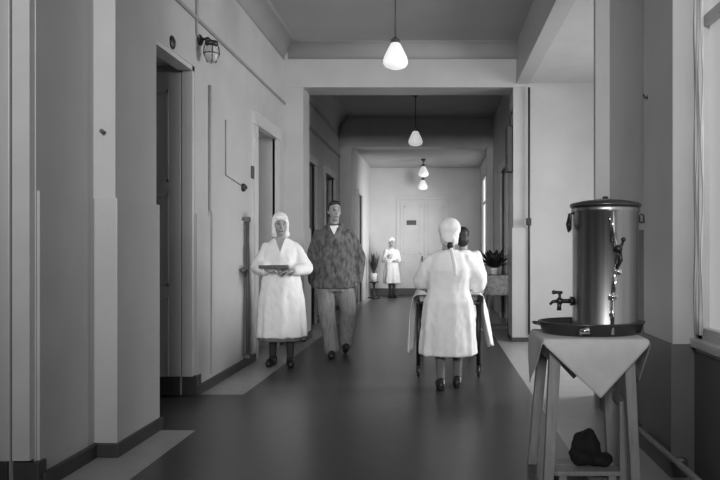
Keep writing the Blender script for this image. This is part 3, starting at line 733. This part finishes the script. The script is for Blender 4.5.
def f(b):
    b.loft([(0, .01, .91, .201, .152), (0, .01, .935, .201, .152)], 48); b.ball(V(0, .155, .92), (.03, .02, .022), 12)
def f2(b):
    c = Vector((-.01, -.05, 1.435))
    b.ball(c+V(0, .022, .035), (.106, .114, .102), 24); b.ball(c+V(0, .058, -.04), (.086, .075, .095), 20)
    for s in (-1, 1): b.cap(c+V(s*.078, .0, .02), c+V(s*.06, -.01, -.10), .02, .022)
    b.cap(c+V(-.03, .12, -.075), c+V(.03, .12, -.075), .028, .028)
    for k in range(4): b.cap(c+V(-.07+.02*k, .10, .03+.012*k), c+V(.0, .128, -.07), .014, .012)
garment('head_scarf', M['scarf'], n2, f2, .009)
def f(b):   # tails of the scarf lying on the back
    b.limb([V(-.01, .10, 1.335), V(-.03, .125, 1.25), V(-.055, .16, 1.13), V(-.06, .165, 1.05)], [.016, .018, .02, .016])
garment('scarf_tail', M['scarf'], n2, f, .008)
MB().ball(V(-.015, .105, 1.31), (.03, .035, .034), 16).build('hair', M['hair'], n2)
shoes(n2, [(J['anl'], -.1, 0), (J['anr'], .1, 0)], M['shoe'])

# --- dark haired helper at the far end of the trolley, back to us
J = dict(head=V(0, -.03, 1.44), neck=V(0, 0, 1.28), chest=V(0, 0, 1.1), waist=V(0, 0, .94), pelvis=V(0, 0, .8), w=1.0,
         shl=V(-.155, 0, 1.165), ell=V(-.22, .04, .96), wrl=V(-.2, .16, .80), hdl=((0, .5, -.8), (-1, 0, 0), .6, 1),
         shr=V(.155, 0, 1.165), elr=V(.22, .04, .96), wrr=V(.2, .16, .80), hdr=((0, .5, -.8), (1, 0, 0), .6, -1),
         hipl=V(-.09, 0, .78), knl=V(-.09, -.03, .44), anl=V(-.09, 0, .095), hipr=V(.09, 0, .78), knr=V(.09, -.03, .44), anr=V(.09, 0, .095))
h1, P = body('person', (.34, 9.0, 0), PI+.2, 1.55, J, 'dark-haired person in white coat mostly hidden ahead of the back-turned nurse', face_rot=-.3)
paint_leg(h1, .5)
def f(b):
    b.loft([(0, 0, 1.27, .085, .075), (0, 0, 1.23, .16, .1), (0, 0, 1.1, .195, .14), (0, 0, .92, .185, .135), (0, 0, .7, .22, .17, .03), (0, 0, .4, .24, .19, .05)], 60, 9)
    for s in (-1, 1): b.limb([V(s*.17, 0, 1.19), V(s*.225, .04, .96), V(s*.205, .14, .83)], [.075, .07, .055])
garment('coat', M['coat'], h1, f)
def f(b):
    c = Vector((0, -.03, 1.44)); R_ = Matrix.Rotation(-.3, 3, 'Z')
    b.ball(c+R_ @ V(0, .022, .04), (.086, .102, .094), 24, R_); b.ball(c+R_ @ V(0, .058, -.035), (.08, .068, .10), 20, R_)
garment('hair', M['hair'], h1, f, .008)
shoes(h1, [(J['anl'], 0, 0), (J['anr'], 0, 0)], M['shoe'])

# --- far nurse by the end wall
J = dict(head=V(0, -.02, 1.47), neck=V(0, 0, 1.32), chest=V(0, 0, 1.14), waist=V(0, 0, .98), pelvis=V(0, 0, .82), w=.95,
         shl=V(-.16, 0, 1.24), ell=V(-.22, .0, 1.0), wrl=V(-.16, -.14, 1.05), hdl=((.6, -.5, .6), (0, -1, 0), .4, 1),
         shr=V(.16, 0, 1.24), elr=V(.22, .0, 1.0), wrr=V(.12, -.16, .98), hdr=((-.9, -.3, .1), (0, -.3, 1), .4, -1),
         hipl=V(-.08, 0, .80), knl=V(-.05, -.02, .45), anl=V(-.045, 0, .095), hipr=V(.08, 0, .80), knr=V(.06, -.03, .45), anr=V(.055, -.03, .095))
n3, P = body('person', (-1.22, 18.75, 0), .5, 1.58, J, 'small distant nurse in pale coat and headscarf standing by the end wall')
n3.data.materials[2] = M['shoe']; paint_leg(n3, .55)
def f(b):
    b.loft([(0, 0, 1.31, .08, .07), (0, 0, 1.27, .15, .095), (0, 0, 1.15, .185, .13), (0, 0, 1.0, .16, .12), (0, 0, .8, .205, .16, .03), (0, 0, .6, .23, .18, .05), (0, 0, .38, .245, .2, .06)], 60, 8)
    for s, e, w in ((V(-.155, 0, 1.23), V(-.225, 0, 1.0), V(-.175, -.10, 1.03)), (V(.155, 0, 1.23), V(.225, 0, 1.0), V(.15, -.12, .98))): b.limb([s, e, w], [.07, .07, .055])
garment('coat', M['cloth'], n3, f, .012)
def f(b):
    c = Vector((0, -.02, 1.47)); b.ball(c+V(0, .026, .05), (.088, .098, .092), 20); b.ball(c+V(0, .055, -.03), (.084, .07, .1), 20)
garment('head_scarf', M['scarf'], n3, f, .009)
shoes(n3, [(J['anl'], 0, 0), (J['anr'], 0, 0)], M['shoe'])

# ------------------------------------------------------------------ light
def area(name, loc, rot, sx, sy, power, spread=PI):
    l = bpy.data.lights.new(name, 'AREA'); l.shape = 'RECTANGLE'; l.size = sx; l.size_y = sy; l.energy = power; l.spread = spread
    o = bpy.data.objects.new(name, l); C.objects.link(o); o.location = loc; o.rotation_euler = rot; return o
# daylight through the windows, plus one added fill (area light local -z is the shining direction)
area('recess_daylight', (XL-.02, 7.5, 1.95), (0, PI/2, 0), 2.2, 2.1, 80, 1.75)
area('recess_skylight', (XL-.03, 7.5, 2.3), (0, .72, 0), 1.2, 2.1, 55, 2.2)
area('far_daylight', (.95, 16.6, 1.7), (0, PI/2, -.6), 1.5, 1.0, 46, 1.6)
area('near_daylight', (1.43, 2.75, 2.0), (0, PI/2, 0), 2.3, 1.7, 3)
area('hall_fill', (-.5, -3.3, 3.3), (PI/2-.1, 0, 0), 2.4, .9, 52, .95)  # added frontal fill, unseen high behind the camera, not a window
w = bpy.data.worlds.new('World'); bpy.context.scene.world = w; w.use_nodes = True
w.node_tree.nodes['Background'].inputs['Color'].default_value = (.8, .8, .8, 1); w.node_tree.nodes['Background'].inputs['Strength'].default_value = .1

# ------------------------------------------------------------------ camera
cam = bpy.data.cameras.new('camera'); co = bpy.data.objects.new('camera', cam); C.objects.link(co)
co.location = (0, 0, CZ); co.rotation_euler = (PI/2, 0, 0)
cam.sensor_width = 36; cam.lens = 36*F/720; cam.shift_x = -(VX-360)/720; cam.shift_y = (VY-240)/720; cam.clip_start = .05
sc = bpy.context.scene; sc.camera = co
sc.view_settings.view_transform = 'Standard'; sc.view_settings.look = 'None'; sc.view_settings.gamma = 1; sc.view_settings.use_curve_mapping = False
sc.view_settings.exposure = 0.0
